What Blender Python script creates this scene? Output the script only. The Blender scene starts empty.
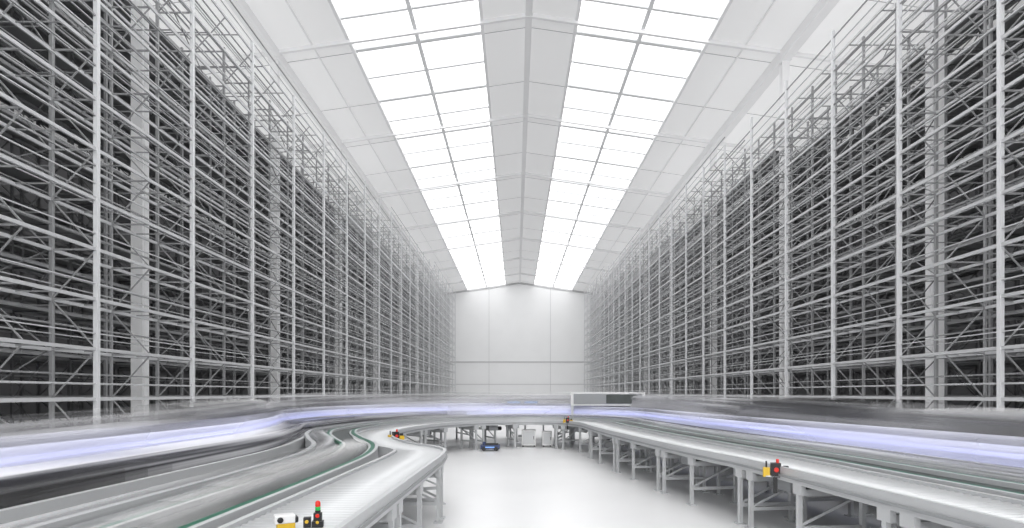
import bpy, math, random
from mathutils import Vector
random.seed(4)
sc = bpy.context.scene
CAMH = 1.9

# ------------------------------------------------------------------ materials
def mat(name, col, rough=0.5, metal=0.0, emit=None, es=0.0, noise=0.0, nscale=4.0, spec=0.5):
    m = bpy.data.materials.new(name); m.use_nodes = True
    nt = m.node_tree; b = nt.nodes['Principled BSDF']
    b.inputs['Base Color'].default_value = (*col, 1)
    b.inputs['Roughness'].default_value = rough
    b.inputs['Metallic'].default_value = metal
    b.inputs['Specular IOR Level'].default_value = spec
    if emit:
        b.inputs['Emission Color'].default_value = (*emit, 1)
        b.inputs['Emission Strength'].default_value = es
    if noise > 0:
        tc = nt.nodes.new('ShaderNodeTexCoord')
        n = nt.nodes.new('ShaderNodeTexNoise'); n.inputs['Scale'].default_value = nscale
        n.inputs['Detail'].default_value = 3
        r = nt.nodes.new('ShaderNodeValToRGB')
        r.color_ramp.elements[0].position = 0.3; r.color_ramp.elements[1].position = 0.7
        r.color_ramp.elements[0].color = (*[max(0, c*(1-noise)) for c in col], 1)
        r.color_ramp.elements[1].color = (*[min(1, c*(1+noise)) for c in col], 1)
        nt.links.new(tc.outputs['Object'], n.inputs['Vector'])
        nt.links.new(n.outputs['Fac'], r.inputs['Fac'])
        nt.links.new(r.outputs['Color'], b.inputs['Base Color'])
    return m

M_floor = mat('floor_epoxy', (0.79, 0.79, 0.795), 0.30, noise=0.04, nscale=0.35)
M_wall = mat('wall_white', (0.84, 0.845, 0.85), 0.7, emit=(1,1,1), es=0.10, noise=0.02, nscale=0.3)  # small emission added to brighten the end walls
M_ceil = mat('ceiling_white_glow', (0.84, 0.84, 0.845), 0.75, emit=(1,1,1), es=0.20, noise=0.02, nscale=0.3)  # uniform emission added to lift the roof underside, not light passing through
M_seam = mat('seam_grey', (0.56, 0.56, 0.57), 0.7)
M_roofst = mat('roof_steel_white', (0.80, 0.80, 0.81), 0.5, emit=(1,1,1), es=0.08)  # slight glow added to lighten the steelwork
M_mull = mat('mullion_grey', (0.66, 0.67, 0.68), 0.5, emit=(1,1,1), es=0.12)  # slight glow added so the bars look less dark
M_glass = mat('skylight_diffuser', (0.9, 0.9, 0.9), 0.6, emit=(1, 1, 1), es=1.85)
M_fill = mat('fill_panel_glow', (0.9, 0.9, 0.9), 0.6, emit=(1, 1, 1), es=4.0)  # emission of the added fill panel behind the camera
def haze_zones(name, v, m=0.1, r=0.5):  # farther zones lightened: distance haze put into the steel colour
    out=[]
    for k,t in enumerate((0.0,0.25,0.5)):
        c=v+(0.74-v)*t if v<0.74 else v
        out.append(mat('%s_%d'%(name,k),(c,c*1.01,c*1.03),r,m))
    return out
M_rackF = haze_zones('rack_galvanised', 0.74)
M_rackB = haze_zones('rack_beam_galvanised', 0.58)
M_rackM = haze_zones('rack_steel_mid', 0.36)
M_rackD = haze_zones('rack_steel_inner_shade', 0.19)  # deep rows darkened in base colour to stand for interior shade
M_deck = haze_zones('rack_deck', 0.27, r=0.6)
M_back = mat('rear_cladding_shade', (0.20, 0.20, 0.205), 0.8)  # dark base colour stands for the shade behind the racks
M_alu = mat('conveyor_aluminium', (0.58, 0.59, 0.60), 0.40, 0.15)
M_roll = mat('roller_steel', (0.62, 0.63, 0.64), 0.35, 0.2)
M_bed = mat('conveyor_bed_grey', (0.32, 0.33, 0.34), 0.5)
M_belt = mat('belt_dark', (0.05, 0.06, 0.058), 0.45, noise=0.2, nscale=3)
M_beltL = mat('belt_grey', (0.20, 0.21, 0.215), 0.45, noise=0.1, nscale=3)
M_green = mat('edge_belt_green', (0.01, 0.13, 0.075), 0.4)
M_black = mat('black_plastic', (0.015, 0.015, 0.017), 0.4)
M_yel = mat('yellow_plastic', (0.70, 0.45, 0.03), 0.4)
M_red = mat('red_lens', (0.6, 0.02, 0.01), 0.3, emit=(1, 0.05, 0.02), es=0.1)
M_grn = mat('green_lens', (0.02, 0.4, 0.08), 0.3, emit=(0.02, 0.9, 0.15), es=0.1)
M_white = mat('white_plastic', (0.8, 0.8, 0.8), 0.35)
M_blue = mat('robot_blue', (0.03, 0.05, 0.14), 0.35)
M_screen = mat('screen_blue', (0.2, 0.4, 0.9), 0.3, emit=(0.35, 0.6, 1.0), es=0.6)

def streak_mat(name, c0, c1, amax, amin, seed, emit=0.0, ecol=(0.6, 0.65, 1.0), vs=6.0):
    """translucent long-exposure trail of moving parcels: banded along its own length (UV)"""
    m = bpy.data.materials.new(name); m.use_nodes = True
    nt = m.node_tree; N = nt.nodes; L = nt.links
    for n in list(N): N.remove(n)
    out = N.new('ShaderNodeOutputMaterial')
    uv = N.new('ShaderNodeUVMap'); uv.uv_map = 'UVMap'
    mp = N.new('ShaderNodeMapping'); mp.inputs['Scale'].default_value = (0.07, vs, 1)
    mp.inputs['Location'].default_value = (seed*3.7, seed*1.3, seed)
    L.new(uv.outputs['UV'], mp.inputs['Vector'])
    n1 = N.new('ShaderNodeTexNoise'); n1.inputs['Scale'].default_value = 1.6; n1.inputs['Detail'].default_value = 1.5
    L.new(mp.outputs['Vector'], n1.inputs['Vector'])
    r = N.new('ShaderNodeValToRGB'); r.color_ramp.elements[0].position = 0.36; r.color_ramp.elements[1].position = 0.60
    r.color_ramp.elements[0].color = (*c0, 1); r.color_ramp.elements[1].color = (*c1, 1)
    L.new(n1.outputs['Fac'], r.inputs['Fac'])
    mp2 = N.new('ShaderNodeMapping'); mp2.inputs['Scale'].default_value = (0.16, vs*0.5, 1)
    mp2.inputs['Location'].default_value = (seed*1.1+5, seed*2.3, seed+9)
    L.new(uv.outputs['UV'], mp2.inputs['Vector'])
    n2 = N.new('ShaderNodeTexNoise'); n2.inputs['Scale'].default_value = 1.3; n2.inputs['Detail'].default_value = 1
    L.new(mp2.outputs['Vector'], n2.inputs['Vector'])
    mr = N.new('ShaderNodeMapRange'); mr.inputs['From Min'].default_value = 0.35; mr.inputs['From Max'].default_value = 0.62
    mr.inputs['To Min'].default_value = amin; mr.inputs['To Max'].default_value = amax
    L.new(n2.outputs['Fac'], mr.inputs['Value'])
    dif = N.new('ShaderNodeBsdfDiffuse'); L.new(r.outputs['Color'], dif.inputs['Color'])
    sh = dif.outputs[0]
    if emit > 0:
        em = N.new('ShaderNodeEmission'); em.inputs['Color'].default_value = (*ecol, 1); em.inputs['Strength'].default_value = emit
        ad = N.new('ShaderNodeAddShader'); L.new(sh, ad.inputs[0]); L.new(em.outputs[0], ad.inputs[1]); sh = ad.outputs[0]
    tr = N.new('ShaderNodeBsdfTransparent')
    mx = N.new('ShaderNodeMixShader')
    L.new(mr.outputs['Result'], mx.inputs['Fac']); L.new(tr.outputs[0], mx.inputs[1]); L.new(sh, mx.inputs[2])
    L.new(mx.outputs[0], out.inputs['Surface'])
    return m

# ------------------------------------------------------------------ mesh builder
ZB=(48.0,76.0)  # depths where the painted haze steps lighter
def haze_zone(y): return 0 if y<ZB[0] else (1 if y<ZB[1] else 2)
class MB:
    def __init__(s): s.v=[]; s.f=[]; s.mi=[]; s.mats=[]; s.uv={}; s.sm=[]
    def m(s, mt):
        if mt not in s.mats: s.mats.append(mt)
        return s.mats.index(mt)
    def face(s, idx, mt, smooth=False): s.f.append(idx); s.mi.append(s.m(mt)); s.sm.append(smooth)
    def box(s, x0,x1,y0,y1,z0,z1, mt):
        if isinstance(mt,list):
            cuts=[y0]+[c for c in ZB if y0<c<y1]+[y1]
            for a,c in zip(cuts,cuts[1:]): s.box(x0,x1,a,c,z0,z1,mt[haze_zone((a+c)/2)])
            return
        b=len(s.v)
        s.v += [(x0,y0,z0),(x1,y0,z0),(x1,y1,z0),(x0,y1,z0),(x0,y0,z1),(x1,y0,z1),(x1,y1,z1),(x0,y1,z1)]
        for q in ((0,3,2,1),(4,5,6,7),(0,1,5,4),(1,2,6,5),(2,3,7,6),(3,0,4,7)):
            s.face([b+i for i in q], mt)
    def cbox(s, c, d, mt, ang=0.0):
        b=len(s.v); ca,sa=math.cos(ang),math.sin(ang)
        for (i,j,k) in ((-1,-1,-1),(1,-1,-1),(1,1,-1),(-1,1,-1),(-1,-1,1),(1,-1,1),(1,1,1),(-1,1,1)):
            x,y,z=i*d[0]/2,j*d[1]/2,k*d[2]/2
            s.v.append((c[0]+x*ca-y*sa,c[1]+x*sa+y*ca,c[2]+z))
        for q in ((0,3,2,1),(4,5,6,7),(0,1,5,4),(1,2,6,5),(2,3,7,6),(3,0,4,7)):
            s.face([b+i for i in q], mt)
    def bar(s, p, q, w, h, mt):
        p=Vector(p);q=Vector(q);d=(q-p)
        if isinstance(mt,list): mt=mt[haze_zone((p.y+q.y)/2)]
        if d.length<1e-6: return
        d.normalize(); up=Vector((0,0,1)) if abs(d.z)<0.95 else Vector((1,0,0))
        a=d.cross(up).normalized()*w/2; c=a.cross(d).normalized()*h/2
        b=len(s.v)
        for P in (p,q):
            for t in (-a-c,a-c,a+c,-a+c): s.v.append(tuple(P+t))
        for f in ((3,2,1,0),(4,5,6,7),(0,1,5,4),(1,2,6,5),(2,3,7,6),(3,0,4,7)): s.face([b+i for i in f], mt)
    def cyl(s, p, q, r, mt, n=10, r2=None):
        p=Vector(p);q=Vector(q);d=(q-p).normalized(); up=Vector((0,0,1)) if abs(d.z)<0.95 else Vector((1,0,0))
        a=d.cross(up).normalized(); c=a.cross(d).normalized(); b=len(s.v)
        if r2 is None: r2=r
        for P,R in ((p,r),(q,r2)):
            for i in range(n):
                t=2*math.pi*i/n; s.v.append(tuple(P+a*R*math.cos(t)+c*R*math.sin(t)))
        for i in range(n):
            j=(i+1)%n; s.face([b+i,b+n+i,b+n+j,b+j], mt, True)
        s.face([b+i for i in range(n)], mt); s.face([b+n+i for i in reversed(range(n))], mt)
    def dome(s, c, r, mt, n=12, k=5, hz=1.0):
        b=len(s.v)
        for i in range(k+1):
            ph=math.pi/2*i/k
            for j in range(n):
                t=2*math.pi*j/n; s.v.append((c[0]+r*math.cos(ph)*math.cos(t),c[1]+r*math.cos(ph)*math.sin(t),c[2]+r*hz*math.sin(ph)))
        for i in range(k):
            for j in range(n):
                jj=(j+1)%n; s.face([b+i*n+j,b+i*n+jj,b+(i+1)*n+jj,b+(i+1)*n+j], mt, True)
    def obj(s, name, parent=None, bevel=0.0):
        me=bpy.data.meshes.new(name); me.from_pydata(s.v,[],s.f)
        for mt in s.mats: me.materials.append(mt)
        me.polygons.foreach_set('material_index', s.mi); me.polygons.foreach_set('use_smooth', s.sm)
        me.update(); o=bpy.data.objects.new(name, me); sc.collection.objects.link(o)
        if parent: o.parent=parent
        if bevel>0:
            bv=o.modifiers.new('bevel','BEVEL'); bv.width=bevel; bv.segments=2; bv.limit_method='ANGLE'
        return o
def empty(name, loc=(0,0,0)):
    e=bpy.data.objects.new(name,None); e.location=loc; sc.collection.objects.link(e); e.empty_display_size=0.2; return e

# ------------------------------------------------------------------ room
YB, YE = -14.0, 120.0
RX = 0.75; RZ = 22.2+CAMH; SL = 0.146
XL, XR = -34.0, 35.5
def rz(x): return RZ - SL*abs(x-RX)
b=MB(); b.box(XL,XR,YB,YE,-0.3,0.0,M_floor); b.obj('floor')
b=MB()
def strip(x0,x1,y0,y1,t,mt,B,dz=0.0):
    k=len(B.v)
    for y in (y0,y1):
        B.v += [(x0,y,rz(x0)+dz),(x1,y,rz(x1)+dz),(x1,y,rz(x1)+t+dz),(x0,y,rz(x0)+t+dz)]
    for f in ((0,1,2,3),(7,6,5,4),(0,4,5,1),(1,5,6,2),(2,6,7,3),(3,7,4,0)): B.face([k+i for i in f],mt)
LS=(-9.8,-2.0); RS=(3.55,11.3)
for x0,x1 in ((XL,-14.1),(-14.1,LS[0]),(LS[1],RX),(RX,RS[0]),(RS[1],15.7),(15.7,XR)):
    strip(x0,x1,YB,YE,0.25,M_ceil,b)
b.obj('ceiling')
b=MB(); strip(LS[0],LS[1],YB,YE,0.05,M_glass,b,0.2); b.obj('window_1')
b=MB(); strip(RS[0],RS[1],YB,YE,0.05,M_glass,b,0.2); b.obj('window_2')
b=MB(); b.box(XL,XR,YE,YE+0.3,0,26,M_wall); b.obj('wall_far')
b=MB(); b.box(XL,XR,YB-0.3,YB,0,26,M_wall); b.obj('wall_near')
b=MB(); b.box(-10.5,12,YB,YB+0.05,4,19,M_fill)  # added glowing panel, out of view, lights floor and near racks
for x in (-10.5,-6,-1.5,3,7.5,12): b.box(x-0.08,x+0.08,YB+0.05,YB+0.15,4,19,M_mull)
for z in (4,9,14,19): b.box(-10.5,12,YB+0.05,YB+0.15,z-0.08,z+0.08,M_mull)
b.obj('fill_panel_near')
b=MB(); b.box(XL-0.3,XL,YB,YE,0,26,M_back); b.obj('wall_left')
b=MB(); b.box(XR,XR+0.3,YB,YE,0,26,M_back); b.obj('wall_right')
b=MB()
for x in (-5.4,6.9): b.box(x-0.03,x+0.03,YE-0.03,YE,0,rz(x),M_seam)
b.box(-14,15.5,YE-0.10,YE,8.0,8.2,M_seam); b.box(-14,15.5,YE-0.04,YE,3.6,3.7,M_seam)
for x0,x1 in ((-14,RX),(RX,15.5)): b.bar((x0,YE-0.1,rz(x0)-0.25),(x1,YE-0.1,rz(x1)-0.25),0.2,0.3,M_seam)
b.obj('trim_1')
# roof steelwork
b=MB()
ys=[9.9-12.6*1+12.6*i for i in range(0,10)]
for y in ys:
    for xa,xb in ((XL,RX),(RX,XR)):
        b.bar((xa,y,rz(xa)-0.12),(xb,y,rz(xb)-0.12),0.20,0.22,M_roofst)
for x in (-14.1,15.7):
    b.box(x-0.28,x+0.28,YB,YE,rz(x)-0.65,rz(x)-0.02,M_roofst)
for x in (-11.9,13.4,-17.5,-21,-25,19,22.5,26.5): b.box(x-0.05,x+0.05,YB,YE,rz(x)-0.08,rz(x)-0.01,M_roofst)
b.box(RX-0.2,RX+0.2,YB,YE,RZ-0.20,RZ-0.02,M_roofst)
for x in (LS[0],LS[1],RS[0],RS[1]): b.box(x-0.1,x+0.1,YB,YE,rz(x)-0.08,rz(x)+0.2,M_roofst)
b.obj('roof_beams')
b=MB()
y=YB
i=0
while y<YE:
    for xa,xb in (LS,RS):
        w=0.18 if i%2 else 0.32
        b.bar((xa,y,rz(xa)+0.1),(xb,y,rz(xb)+0.1),w,0.12,M_mull)
    for xa,xb in ((XL,LS[0]),(LS[1],RX),(RX,RS[0]),(RS[1],XR)):
        if i%2==0: b.bar((xa,y,rz(xa)-0.005),(xb,y,rz(xb)-0.005),0.05,0.03,M_seam)
    y+=3.15; i+=1
for xa,xb in (LS,RS):
    x=(xa+xb)/2; b.box(x-0.12,x+0.12,YB,YE,rz(x)+0.02,rz(x)+0.18,M_mull)
b.obj('trim_2')
for x in (-14.1,15.7):
    for y in ys[1:]:
        if y>YE-2: continue
        b=MB(); z1=rz(x)-0.65
        b.box(x-0.22,x+0.22,y-0.2,y-0.17,0,z1,M_roofst); b.box(x-0.22,x+0.22,y+0.17,y+0.2,0,z1,M_roofst)
        b.box(x-0.03,x+0.03,y-0.17,y+0.17,0,z1,M_roofst); b.box(x-0.35,x+0.35,y-0.35,y+0.35,0,0.04,M_roofst)
        b.box(x-0.3,x+0.3,y-0.3,y+0.3,z1-0.05,z1,M_roofst)
        b.obj('steel_column')

# ------------------------------------------------------------------ racks
def rack(X, sgn, pitch, ystart, topfun, name):
    b=MB()
    Y1=118.0
    posts=[]; y=ystart
    while y<Y1: posts.append(y); y+=pitch
    ya,yb=posts[0],posts[-1]
    rows=[0.0,1.25,3.1,4.4,6.1,7.5,9.4]
    lv0=0.35; dl=1.38
    ztop=topfun(yb)
    levels=[lv0+dl*i for i in range(30) if lv0+dl*i<ztop-0.1]
    def yfrom(z):
        for p in posts:
            if topfun(p)>z+0.05: return p
        return yb
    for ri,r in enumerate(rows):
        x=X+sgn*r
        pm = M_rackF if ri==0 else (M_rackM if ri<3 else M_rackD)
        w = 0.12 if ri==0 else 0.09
        sub = [0.0] if ri==0 else [0.0,0.5]
        for p in posts:
            for sfrac in sub:
                yy=p+sfrac*pitch
                if yy>yb: continue
                ww=w if sfrac==0 else 0.07
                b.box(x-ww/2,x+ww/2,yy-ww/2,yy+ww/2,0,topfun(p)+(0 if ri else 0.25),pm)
        for li,z in enumerate(levels):
            y0=yfrom(z)
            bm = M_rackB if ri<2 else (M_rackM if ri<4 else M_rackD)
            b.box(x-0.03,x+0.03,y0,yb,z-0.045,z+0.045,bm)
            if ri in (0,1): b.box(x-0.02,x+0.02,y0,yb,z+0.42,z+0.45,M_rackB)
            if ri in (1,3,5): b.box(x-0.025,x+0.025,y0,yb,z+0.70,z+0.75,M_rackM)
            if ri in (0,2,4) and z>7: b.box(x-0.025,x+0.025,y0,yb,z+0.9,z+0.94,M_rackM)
    for pi,p in enumerate(posts):
        top=topfun(p)
        for ra,rb,mt in ((0,1,M_rackM),(2,3,M_rackD),(4,5,M_rackD)):
            xa=X+sgn*rows[ra]; xb=X+sgn*rows[rb]
            for yy in ((p,p+0.5*pitch) if p<60 else (p,)):
                if yy>yb: continue
                k=0
                for z in levels:
                    if z+dl>top: break
                    if k%2==0: b.bar((xa,yy,z),(xb,yy,z+dl),0.035,0.035,mt)
                    else: b.bar((xb,yy,z),(xa,yy,z+dl),0.035,0.035,mt)
                    b.bar((xa,yy,z),(xb,yy,z),0.04,0.05,mt); k+=1
        if p<yb:
            for z in levels:
                if z>top: break
                for q in range(2):
                    yy=p+pitch*(q+0.5)/2
                    b.bar((X+sgn*0.02,yy,z+0.02),(X+sgn*rows[3],yy,z+0.02),0.035,0.035,M_rackM)
        if p<yb:
            for ri in (1,3,5):
                if ri==1 and pi%2: continue
                x=X+sgn*(rows[ri]+0.06)
                for k,z in enumerate(levels):
                    if z+dl>top: break
                    if (k+pi)%2==0:
                        b.bar((x,p,z),(x,p+pitch*0.5,z+dl),0.03,0.03,M_rackM if ri==1 else M_rackD)
                        b.bar((x,p+pitch,z),(x,p+pitch*0.5,z+dl),0.03,0.03,M_rackM if ri==1 else M_rackD)
                    else:
                        b.bar((x,p+pitch*0.5,z),(x,p,z+dl),0.03,0.03,M_rackD)
                        b.bar((x,p+pitch*0.5,z),(x,p+pitch,z+dl),0.03,0.03,M_rackD)
    for z in levels:
        y0=yfrom(z)
        for ra,rb in ((2,3),(4,5)):
            xa=X+sgn*rows[ra]; xb=X+sgn*rows[rb]
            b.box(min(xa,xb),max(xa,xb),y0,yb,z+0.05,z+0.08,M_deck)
    return b.obj(name)
def topL(y): return CAMH + (15.2 if y<30 else 15.2+min(1,(y-30)/80)*4.0)
def topR(y): return CAMH + (14.6 if y<26 else 14.6+min(1,(y-26)/85)*4.4)
rack(-11.6,-1,4.9,16.6-4.9*5,topL,'storage_rack')
rack(13.0,1,4.25,16.1-4.25*5,topR,'storage_rack')

# ------------------------------------------------------------------ path tools
def catmull(P, step=0.1):
    pts=[]
    Q=[Vector(p) for p in P]; Q=[Q[0]*2-Q[1]]+Q+[Q[-1]*2-Q[-2]]
    for i in range(1,len(Q)-2):
        p0,p1,p2,p3=Q[i-1:i+3]
        for k in range(40):
            t=k/40
            pts.append(0.5*((2*p1)+(-p0+p2)*t+(2*p0-5*p1+4*p2-p3)*t*t+(-p0+3*p1-3*p2+p3)*t**3))
    pts.append(Q[-2])
    out=[pts[0]]; acc=0
    for a,c in zip(pts,pts[1:]):
        d=(c-a).length
        while acc+d>=step:
            t=(step-acc)/d; a=a+(c-a)*t; out.append(a.copy()); d=(c-a).length; acc=0
        acc+=d
    return out
def frames(pts):
    F=[]
    for i,p in enumerate(pts):
        a=pts[max(0,i-3)]; c=pts[min(len(pts)-1,i+3)]
        t=(c-a).normalized(); F.append((p,t,Vector((-t.y,t.x))))
    return F
def sweep(B, fr, prof, mt, i0=0, i1=None, step=2, hz=None, zbase=0.0):
    i1=len(fr) if i1 is None else i1
    ids=list(range(i0,i1,step)); n=len(prof); base=len(B.v)
    for i in ids:
        p,t,nn=fr[i]; h=hz(i) if hz else 1.0
        for (l,z) in prof:
            q=p+nn*l; B.v.append((q.x,q.y,zbase+(z-zbase)*h))
    for a in range(len(ids)-1):
        for k in range(n):
            kk=(k+1)%n
            B.face([base+a*n+k,base+a*n+kk,base+(a+1)*n+kk,base+(a+1)*n+k],mt)
            B.uv[len(B.f)-1]=((ids[a]*0.1,k/n),(ids[a]*0.1,(k+1)/n),(ids[a+1]*0.1,(k+1)/n),(ids[a+1]*0.1,k/n))
    B.face([base+k for k in range(n)],mt); B.face([base+(len(ids)-1)*n+k for k in reversed(range(n))],mt)
def rect(l0,l1,z0,z1): return [(l0,z0),(l1,z0),(l1,z1),(l0,z1)]

E=[(-1.24,2.2),(-1.2,4.5),(-1.15,7),(-1.12,9.5),(-1.35,10.5),(-2.15,11.7),(-2.75,13.4),(-2.95,15.4),(-2.6,17.8),(-1.5,19.8),(0.2,20.8),(1.4,20.4),(2.0,19.2),(2.2,16.5),(2.45,13.9),(2.9,10.5),(3.25,8.5),(3.45,6.2),(3.6,4.5),(3.7,2.2)]
fr=frames(catmull(E))
TOP=0.95
b=MB()
W=0.86
sweep(b,fr,rect(0,0.05,TOP-0.15,TOP+0.02),M_alu)
sweep(b,fr,rect(-0.02,0.0,TOP-0.10,TOP-0.07),M_bed)
sweep(b,fr,rect(W-0.05,W,TOP-0.15,TOP+0.02),M_alu)
sweep(b,fr,rect(0.05,W-0.05,TOP-0.14,TOP-0.10),M_bed)
for i in range(0,len(fr)):
    p,t,n=fr[i]; a=p+n*0.05; c=p+n*(W-0.05)
    b.cyl((a.x,a.y,TOP-0.045),(c.x,c.y,TOP-0.045),0.036,M_roll,8)
def legs(b, fr, l0, l1, ztop, idx, mt=M_alu):
    for i in idx:
        p,t,n=fr[i]; a=p+n*l0; c=p+n*l1; ang=math.atan2(t.y,t.x)
        for q in (a,c):
            b.cbox((q.x,q.y,ztop/2),(0.06,0.05,ztop),mt,ang)
            b.cbox((q.x,q.y,0.01),(0.16,0.12,0.02),mt,ang)
            b.cbox((q.x,q.y,ztop-0.06),(0.18,0.06,0.12),mt,ang)
        b.bar((a.x,a.y,0.28),(c.x,c.y,0.28),0.04,0.05,mt)
        b.bar((a.x,a.y,ztop-0.1),(c.x,c.y,ztop-0.1),0.05,0.08,mt)
        b.bar((a.x,a.y,0.3),(c.x,c.y,ztop-0.12),0.025,0.03,mt)
ids=[]
for i in range(6,len(fr)-4,15): ids += [i, i+3] if i%2==0 else [i]
legs(b,fr,0.03,W-0.03,TOP-0.15,ids)
for i in range(14,len(fr)-4,30):
    p,t,n=fr[i]; q=p+n*0.35; ang=math.atan2(t.y,t.x)
    b.cbox((q.x,q.y,TOP-0.25),(0.34,0.26,0.18),M_bed,ang)
    b.cyl((q.x,q.y,TOP-0.28),(q.x+t.x*0.35,q.y+t.y*0.35,TOP-0.28),0.07,M_black,10)
b.obj('roller_conveyor')

E3=[(-2.18,2.2),(-2.14,4.5),(-2.10,7),(-2.15,9),(-2.5,10.8),(-3.15,12.4),(-3.72,14.0),(-3.95,15.6),(-3.5,18.4),(-2.0,20.7),(0.2,21.75),(1.9,21.3),(2.95,19.4),(3.12,16.6),(3.38,14),(3.82,10.7),(4.17,8.6),(4.37,6.3),(4.52,4.5),(4.62,2.2)]
fr3=frames(catmull(E3))
b=MB(); BW=1.12
sweep(b,fr3,rect(0,0.05,TOP-0.2,TOP+0.05),M_alu)
sweep(b,fr3,rect(0.05,0.12,TOP-0.02,TOP+0.047),M_green)
sweep(b,fr3,rect(0.12,0.16,TOP-0.05,TOP+0.03),M_alu)
sweep(b,fr3,rect(0.16,0.55,TOP-0.08,TOP+0.0),M_belt)
sweep(b,fr3,rect(0.55,0.60,TOP-0.15,TOP+0.05),M_alu)
sweep(b,fr3,rect(0.60,0.65,TOP-0.02,TOP+0.05),M_green)
sweep(b,fr3,rect(0.65,BW-0.08,TOP-0.08,TOP+0.0),M_beltL)
sweep(b,fr3,rect(BW-0.08,BW,TOP-0.2,TOP+0.06),M_alu)
legs(b,fr3,0.05,BW-0.05,TOP-0.2,list(range(10,len(fr3)-4,22)))
b.obj('belt_conveyor')

E2=[(-5.0,0.5),(-5.0,4),(-4.95,7),(-4.95,10),(-5.35,12.5),(-6.0,15.5),(-5.5,19.5),(-3.2,23.0),(0,24.3),(2.6,23.7),(4.9,21),(5.4,17.5),(5.75,13.5),(6.4,9),(6.9,5),(7.1,0.5)]
fr2=frames(catmull(E2))
b=MB()
H=0.9
sweep(b,fr2,rect(-0.9,-0.82,H-0.25,H+0.06),M_alu)
sweep(b,fr2,rect(-0.82,-0.1,H-0.08,H),M_beltL)
sweep(b,fr2,rect(-0.1,0.0,H-0.1,H+0.05),M_alu)
sweep(b,fr2,rect(0.0,1.0,H-0.08,H),M_belt)
sweep(b,fr2,rect(1.0,1.1,H-0.25,H+0.1),M_alu)
legs(b,fr2,-0.86,1.05,H-0.25,list(range(8,len(fr2)-4,20)))
b.obj('sorter_conveyor')

# ------------------------------------------------------------------ moving parcels (long exposure trails)
def rrect(l0,l1,z0,z1,r=0.08,k=4):
    pts=[(l0,z0),(l1,z0)]
    m=7
    for i in range(1,m): pts.append((l1, z0+(z1-r-z0)*i/m))
    for i in range(k+1):
        a=math.pi/2*i/k; pts.append((l1-r+r*math.cos(a), z1-r+r*math.sin(a)))
    for i in range(k+1):
        a=math.pi/2+math.pi/2*i/k; pts.append((l0+r+r*math.cos(a), z1-r+r*math.sin(a)))
    for i in range(m-1,0,-1): pts.append((l0, z0+(z1-r-z0)*i/m))
    return pts
par=empty('motion_blurred_parcels')
def trail(name, fr, l0,l1,z0,z1, mt, i0, i1, hz=None):
    b=MB(); sweep(b,fr,rrect(l0,l1,z0,z1,min(0.08,(z1-z0)*0.45,(l1-l0)*0.45)),mt,i0,i1,3,hz,z0)
    b.f=b.f[:-2]; b.mi=b.mi[:-2]; b.sm=b.sm[:-2]
    o=b.obj(name,par); me=o.data; uvl=me.uv_layers.new(name='UVMap')
    for fi,uvs in b.uv.items():
        p=me.polygons[fi]
        for li,u in zip(p.loop_indices,uvs): uvl.data[li].uv=u
    return o
n2=len(fr2); n3=len(fr3)
def hz2(i):
    y=fr2[i][0].y
    return 0.85+0.38*max(0,min(1,(y-6)/14))
seed=1
for s,(g,z1,c0,c1,am) in enumerate(((0.0,0.46,0.08,0.5,0.9),(0.05,0.62,0.12,0.9,0.5),(0.09,0.74,0.25,0.95,0.38),(0.13,0.84,0.3,0.95,0.24))):
    mt=streak_mat('parcel_trail_%d'%s,(c0,c0,c0*1.04),(c1,c1,c1*1.02),am,0.03,seed); seed+=1
    off=s*9
    trail('trail_outer_%d'%s,fr2,0.0-g,0.95+g*0.5,H+0.02,H+z1,mt,off,n2-off,hz2)
for s,(g,z1) in enumerate(((0.0,0.20),(0.05,0.32))):
    mt=streak_mat('parcel_trail_in_%d'%s,(0.10,0.10,0.11),(0.9,0.9,0.93),0.75,0.05,seed+3); seed+=1
    trail('trail_mid_%d'%s,fr2,-0.72-g,-0.2+g,H+0.015,H+z1,mt,s*12,n2-s*12)
mt=streak_mat('parcel_trail_belt',(0.3,0.3,0.31),(0.95,0.95,0.97),0.5,0.0,seed+6)
trail('trail_belt_0',fr3,0.72,BW-0.12,TOP+0.01,TOP+0.16,mt,0,n3)
mb=streak_mat('light_trail_blue',(0.65,0.66,0.95),(0.9,0.9,1.0),0.8,0.45,40,emit=0.6,ecol=(0.45,0.50,1.0),vs=3)
mb2=streak_mat('light_trail_soft',(0.75,0.76,0.9),(0.92,0.92,1.0),0.6,0.25,44,emit=0.30,ecol=(0.62,0.67,1.0),vs=3)
mb3=streak_mat('light_trail_softer',(0.75,0.76,0.86),(0.92,0.92,1.0),0.38,0.08,48,emit=0.12,ecol=(0.72,0.75,1.0),vs=3)
mid=max(range(n2),key=lambda i:fr2[i][0].y)
trail('light_trail_1',fr2,-0.22,-0.18,H+0.34,H+0.39,mb,4,mid)
trail('light_trail_2',fr2,-0.26,-0.17,H+0.24,H+0.49,mb2,4,mid+20)
trail('light_trail_3',fr2,-0.32,-0.16,H+0.10,H+0.60,mb3,4,mid+30)
trail('light_trail_4',fr2,-0.98,-0.94,H+0.25,H+0.30,mb,mid-20,n2-4)
trail('light_trail_5',fr2,-1.0,-0.91,H+0.16,H+0.39,mb2,mid-30,n2-4)
trail('light_trail_6',fr2,-1.02,-0.88,H+0.10,H+0.50,mb3,mid-40,n2-4)
def smear(name, fr, ic, half, l0,l1,z0,z1, c, a, sd, k=5):
    mt=streak_mat(name+'_mat',(c*0.85,c*0.85,c*0.87),(min(1,c*1.1),)*3,a,a*0.6,sd)
    for j in range(k):
        f=1-j/k*0.75
        trail('%s_%d'%(name,j),fr,l0-0.012*j,l1+0.012*j,z0,z1+0.02*j,mt,max(0,int(ic-half*f)),min(len(fr)-1,int(ic+half*f)))
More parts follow.
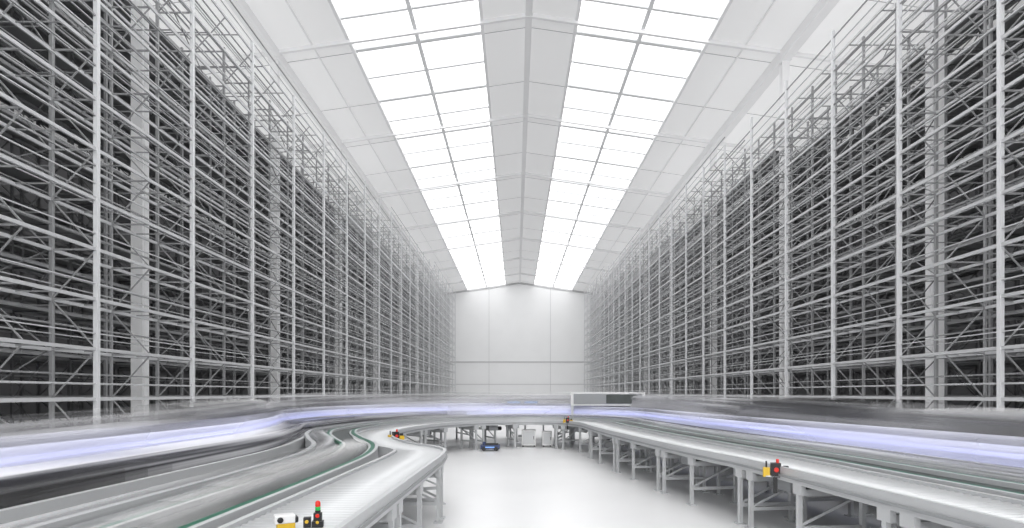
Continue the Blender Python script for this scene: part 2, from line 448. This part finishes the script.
def near(fr,side,y):
    r=range(len(fr)//2) if side<0 else range(len(fr)//2,len(fr))
    return min(r,key=lambda i:abs(fr[i][0].y-y))
smear('parcel_a',fr3,near(fr3,-1,7.5),42,0.20,0.58,TOP+0.01,TOP+0.10,0.92,0.15,11)
smear('parcel_b',fr2,near(fr2,-1,5.5),30,-0.75,-0.25,H+0.01,H+0.16,0.12,0.25,17)
smear('parcel_c',fr2,near(fr2,1,7.0),30,-0.80,-0.2,H+0.01,H+0.14,0.06,0.35,23)
smear('parcel_d',fr2,near(fr2,1,12.5),34,-0.05,0.75,H+0.03,H+0.84,0.12,0.15,29)
smear('parcel_e',fr2,near(fr2,1,7.8),26,0.0,0.75,H+0.03,H+0.70,0.85,0.22,35)
smear('parcel_f',fr2,near(fr2,-1,11.5),26,0.0,0.75,H+0.03,H+0.82,0.9,0.18,41)

# ------------------------------------------------------------------ small things
def signal(x,y,z,ang,name='signal_light_station',s=1.0):
    b=MB()
    b.cbox((0,0,0.03),(0.11,0.08,0.06),M_black); b.cbox((0,0,0.10),(0.08,0.06,0.08),M_black)
    b.cyl((0,-0.031,0.115),(0,-0.045,0.115),0.02,M_red,12)
    b.cyl((0,-0.041,0.05),(0,-0.05,0.05),0.016,M_yel,12)
    b.cyl((0,0,0.14),(0,0,0.165),0.028,M_black,12); b.cyl((0,0,0.165),(0,0,0.20),0.026,M_grn,14)
    b.cyl((0,0,0.20),(0,0,0.235),0.026,M_red,14); b.dome((0,0,0.235),0.026,M_red)
    b.cbox((-0.10,0,0.05),(0.07,0.06,0.10),M_black); b.cyl((-0.10,-0.03,0.06),(-0.10,-0.05,0.06),0.018,M_yel,10)
    o=b.obj(name,bevel=0.004); o.location=(x,y,z); o.rotation_euler=(0,0,ang); o.scale=(s,s,s); return o
signal(-1.42,4.30,TOP-0.008,0.2,s=0.72)
def estop(x,y,z,ang,s=1.0):
    b=MB()
    b.cbox((0,0,0.09),(0.12,0.10,0.18),M_black); b.cyl((0,-0.05,0.10),(0,-0.08,0.10),0.022,M_red,14); b.cyl((0,-0.08,0.10),(0,-0.095,0.10),0.03,M_red,14)
    b.cbox((0.12,0,0.05),(0.10,0.08,0.10),M_yel); b.cbox((-0.11,0,0.06),(0.08,0.08,0.12),M_yel)
    b.cbox((0.12,0,0.12),(0.06,0.06,0.05),M_black); b.cyl((-0.11,0,0.12),(-0.11,0,0.2),0.012,M_black,8)
    b.cbox((0.0,0.03,-0.10),(0.05,0.03,0.22),M_black); b.cyl((0.02,-0.02,0.18),(0.02,-0.02,0.23),0.018,M_red,12)
    b.cbox((0.05,0,0.01),(0.34,0.10,0.02),M_alu)
    o=b.obj('emergency_stop_station',bevel=0.005); o.location=(x,y,z); o.rotation_euler=(0,0,ang); o.scale=(s,s,s); return o
estop(3.31,7.65,TOP-0.12,-0.3,1.0)
estop(-2.65,13.2,TOP-0.1,0.5,1.1)
estop(1.72,20.0,TOP-0.05,0,1.0)
b=MB()
b.cbox((0,0,0.03),(0.14,0.10,0.06),M_yel); b.cbox((-0.01,0,0.09),(0.16,0.11,0.07),M_white); b.cyl((-0.05,-0.055,0.09),(-0.05,-0.08,0.09),0.025,M_black,12)
b.cbox((0.07,-0.01,0.08),(0.05,0.08,0.05),M_black)
o=b.obj('barcode_scanner',bevel=0.01); o.location=(-1.62,4.22,TOP-0.008); o.rotation_euler=(0,0,0.5); o.scale=(0.85,)*3
b=MB()
b.cbox((0,0,0.13),(0.62,0.45,0.12),M_blue); b.cbox((0.05,0,0.21),(0.42,0.36,0.05),M_black); b.cbox((-0.2,0,0.24),(0.10,0.2,0.10),M_blue)
for sx in (-0.2,0.2):
    for sy in (-0.22,0.22): b.cyl((sx,sy-0.03,0.07),(sx,sy+0.03,0.07),0.07,M_black,14)
b.cbox((0,-0.228,0.13),(0.3,0.01,0.03),M_screen)
o=b.obj('floor_robot',bevel=0.01); o.location=(-0.85,19.8,0)
for x,y,w,h in ((0.45,21.35,0.5,0.55),(1.1,21.35,0.35,0.5)):
    b=MB(); b.cbox((0,0,h/2+0.05),(w,0.4,h),M_white); b.cbox((0,-0.205,h/2+0.05),(w-0.08,0.01,h-0.1),M_alu)
    b.cbox((w*0.35,-0.22,h/2+0.05),(0.02,0.02,0.12),M_black)
    for sx in (-1,1): b.cbox((sx*(w/2-0.05),0,0.025),(0.05,0.3,0.05),M_black)
    o=b.obj('control_cabinet',bevel=0.008); o.location=(x,y,0)
b=MB()
b.cbox((0,0,0.03),(0.6,0.5,0.06),M_bed); b.cbox((0,0,0.6),(0.08,0.08,1.15),M_alu); b.cbox((0,0,1.05),(1.7,0.5,0.05),M_alu)
for x in (-0.5,0.25):
    b.cbox((x,0.0,1.40),(0.62,0.04,0.34),M_black); b.cbox((x,-0.023,1.40),(0.57,0.006,0.29),M_screen); b.cbox((x,0.02,1.2),(0.05,0.04,0.3),M_black)
for x in (-0.8,0.8): b.cbox((x,0,0.52),(0.06,0.4,1.04),M_alu)
o=b.obj('operator_workstation',bevel=0.005); o.location=(0.4,26.3,0)
b=MB()
b.cbox((0,0,1.68),(2.7,1.0,0.50),M_white); b.cbox((0,-0.51,1.68),(2.5,0.02,0.38),M_bed)
for sx in (-1.3,1.3):
    for sy in (-0.45,0.45): b.cbox((sx,sy,0.76),(0.09,0.09,1.52),M_alu)
b.cbox((0.5,-0.53,1.68),(1.1,0.03,0.32),M_belt)
o=b.obj('scanner_tunnel',bevel=0.02); o.location=(3.45,22.6,0); o.rotation_euler=(0,0,-0.15)

# ------------------------------------------------------------------ lights
def area(name,loc,sx,sy,power,rot=(0,0,0),col=(1,1,1)):
    l=bpy.data.lights.new(name,'AREA'); l.shape='RECTANGLE'; l.size=sx; l.size_y=sy; l.energy=power; l.color=col
    o=bpy.data.objects.new(name,l); o.location=loc; o.rotation_euler=rot; sc.collection.objects.link(o); return o
area('ceiling_fill',(-17,52,17.9),9,120,1900,(math.pi,0,0))  # added fill lights aimed upward, no fixtures, to brighten the ceiling
area('ceiling_fill',(18.5,52,17.9),9,120,1900,(math.pi,0,0))
w=bpy.data.worlds.new('World'); sc.world=w; w.use_nodes=True
nt=w.node_tree
nt.nodes['Background'].inputs[0].default_value=(1,1,1,1); nt.nodes['Background'].inputs[1].default_value=1.0

# ------------------------------------------------------------------ camera
cd=bpy.data.cameras.new('Camera'); cam=bpy.data.objects.new('Camera',cd); sc.collection.objects.link(cam)
cd.sensor_width=36; cd.lens=600/1024*36; cam.location=(0,0,CAMH); cam.rotation_euler=(math.pi/2,0,0)
cd.shift_x=-4/1024; cd.shift_y=129/1024; cd.clip_end=500; cd.clip_start=0.05
sc.camera=cam
sc.view_settings.view_transform='Standard'
sc.view_settings.look='None'
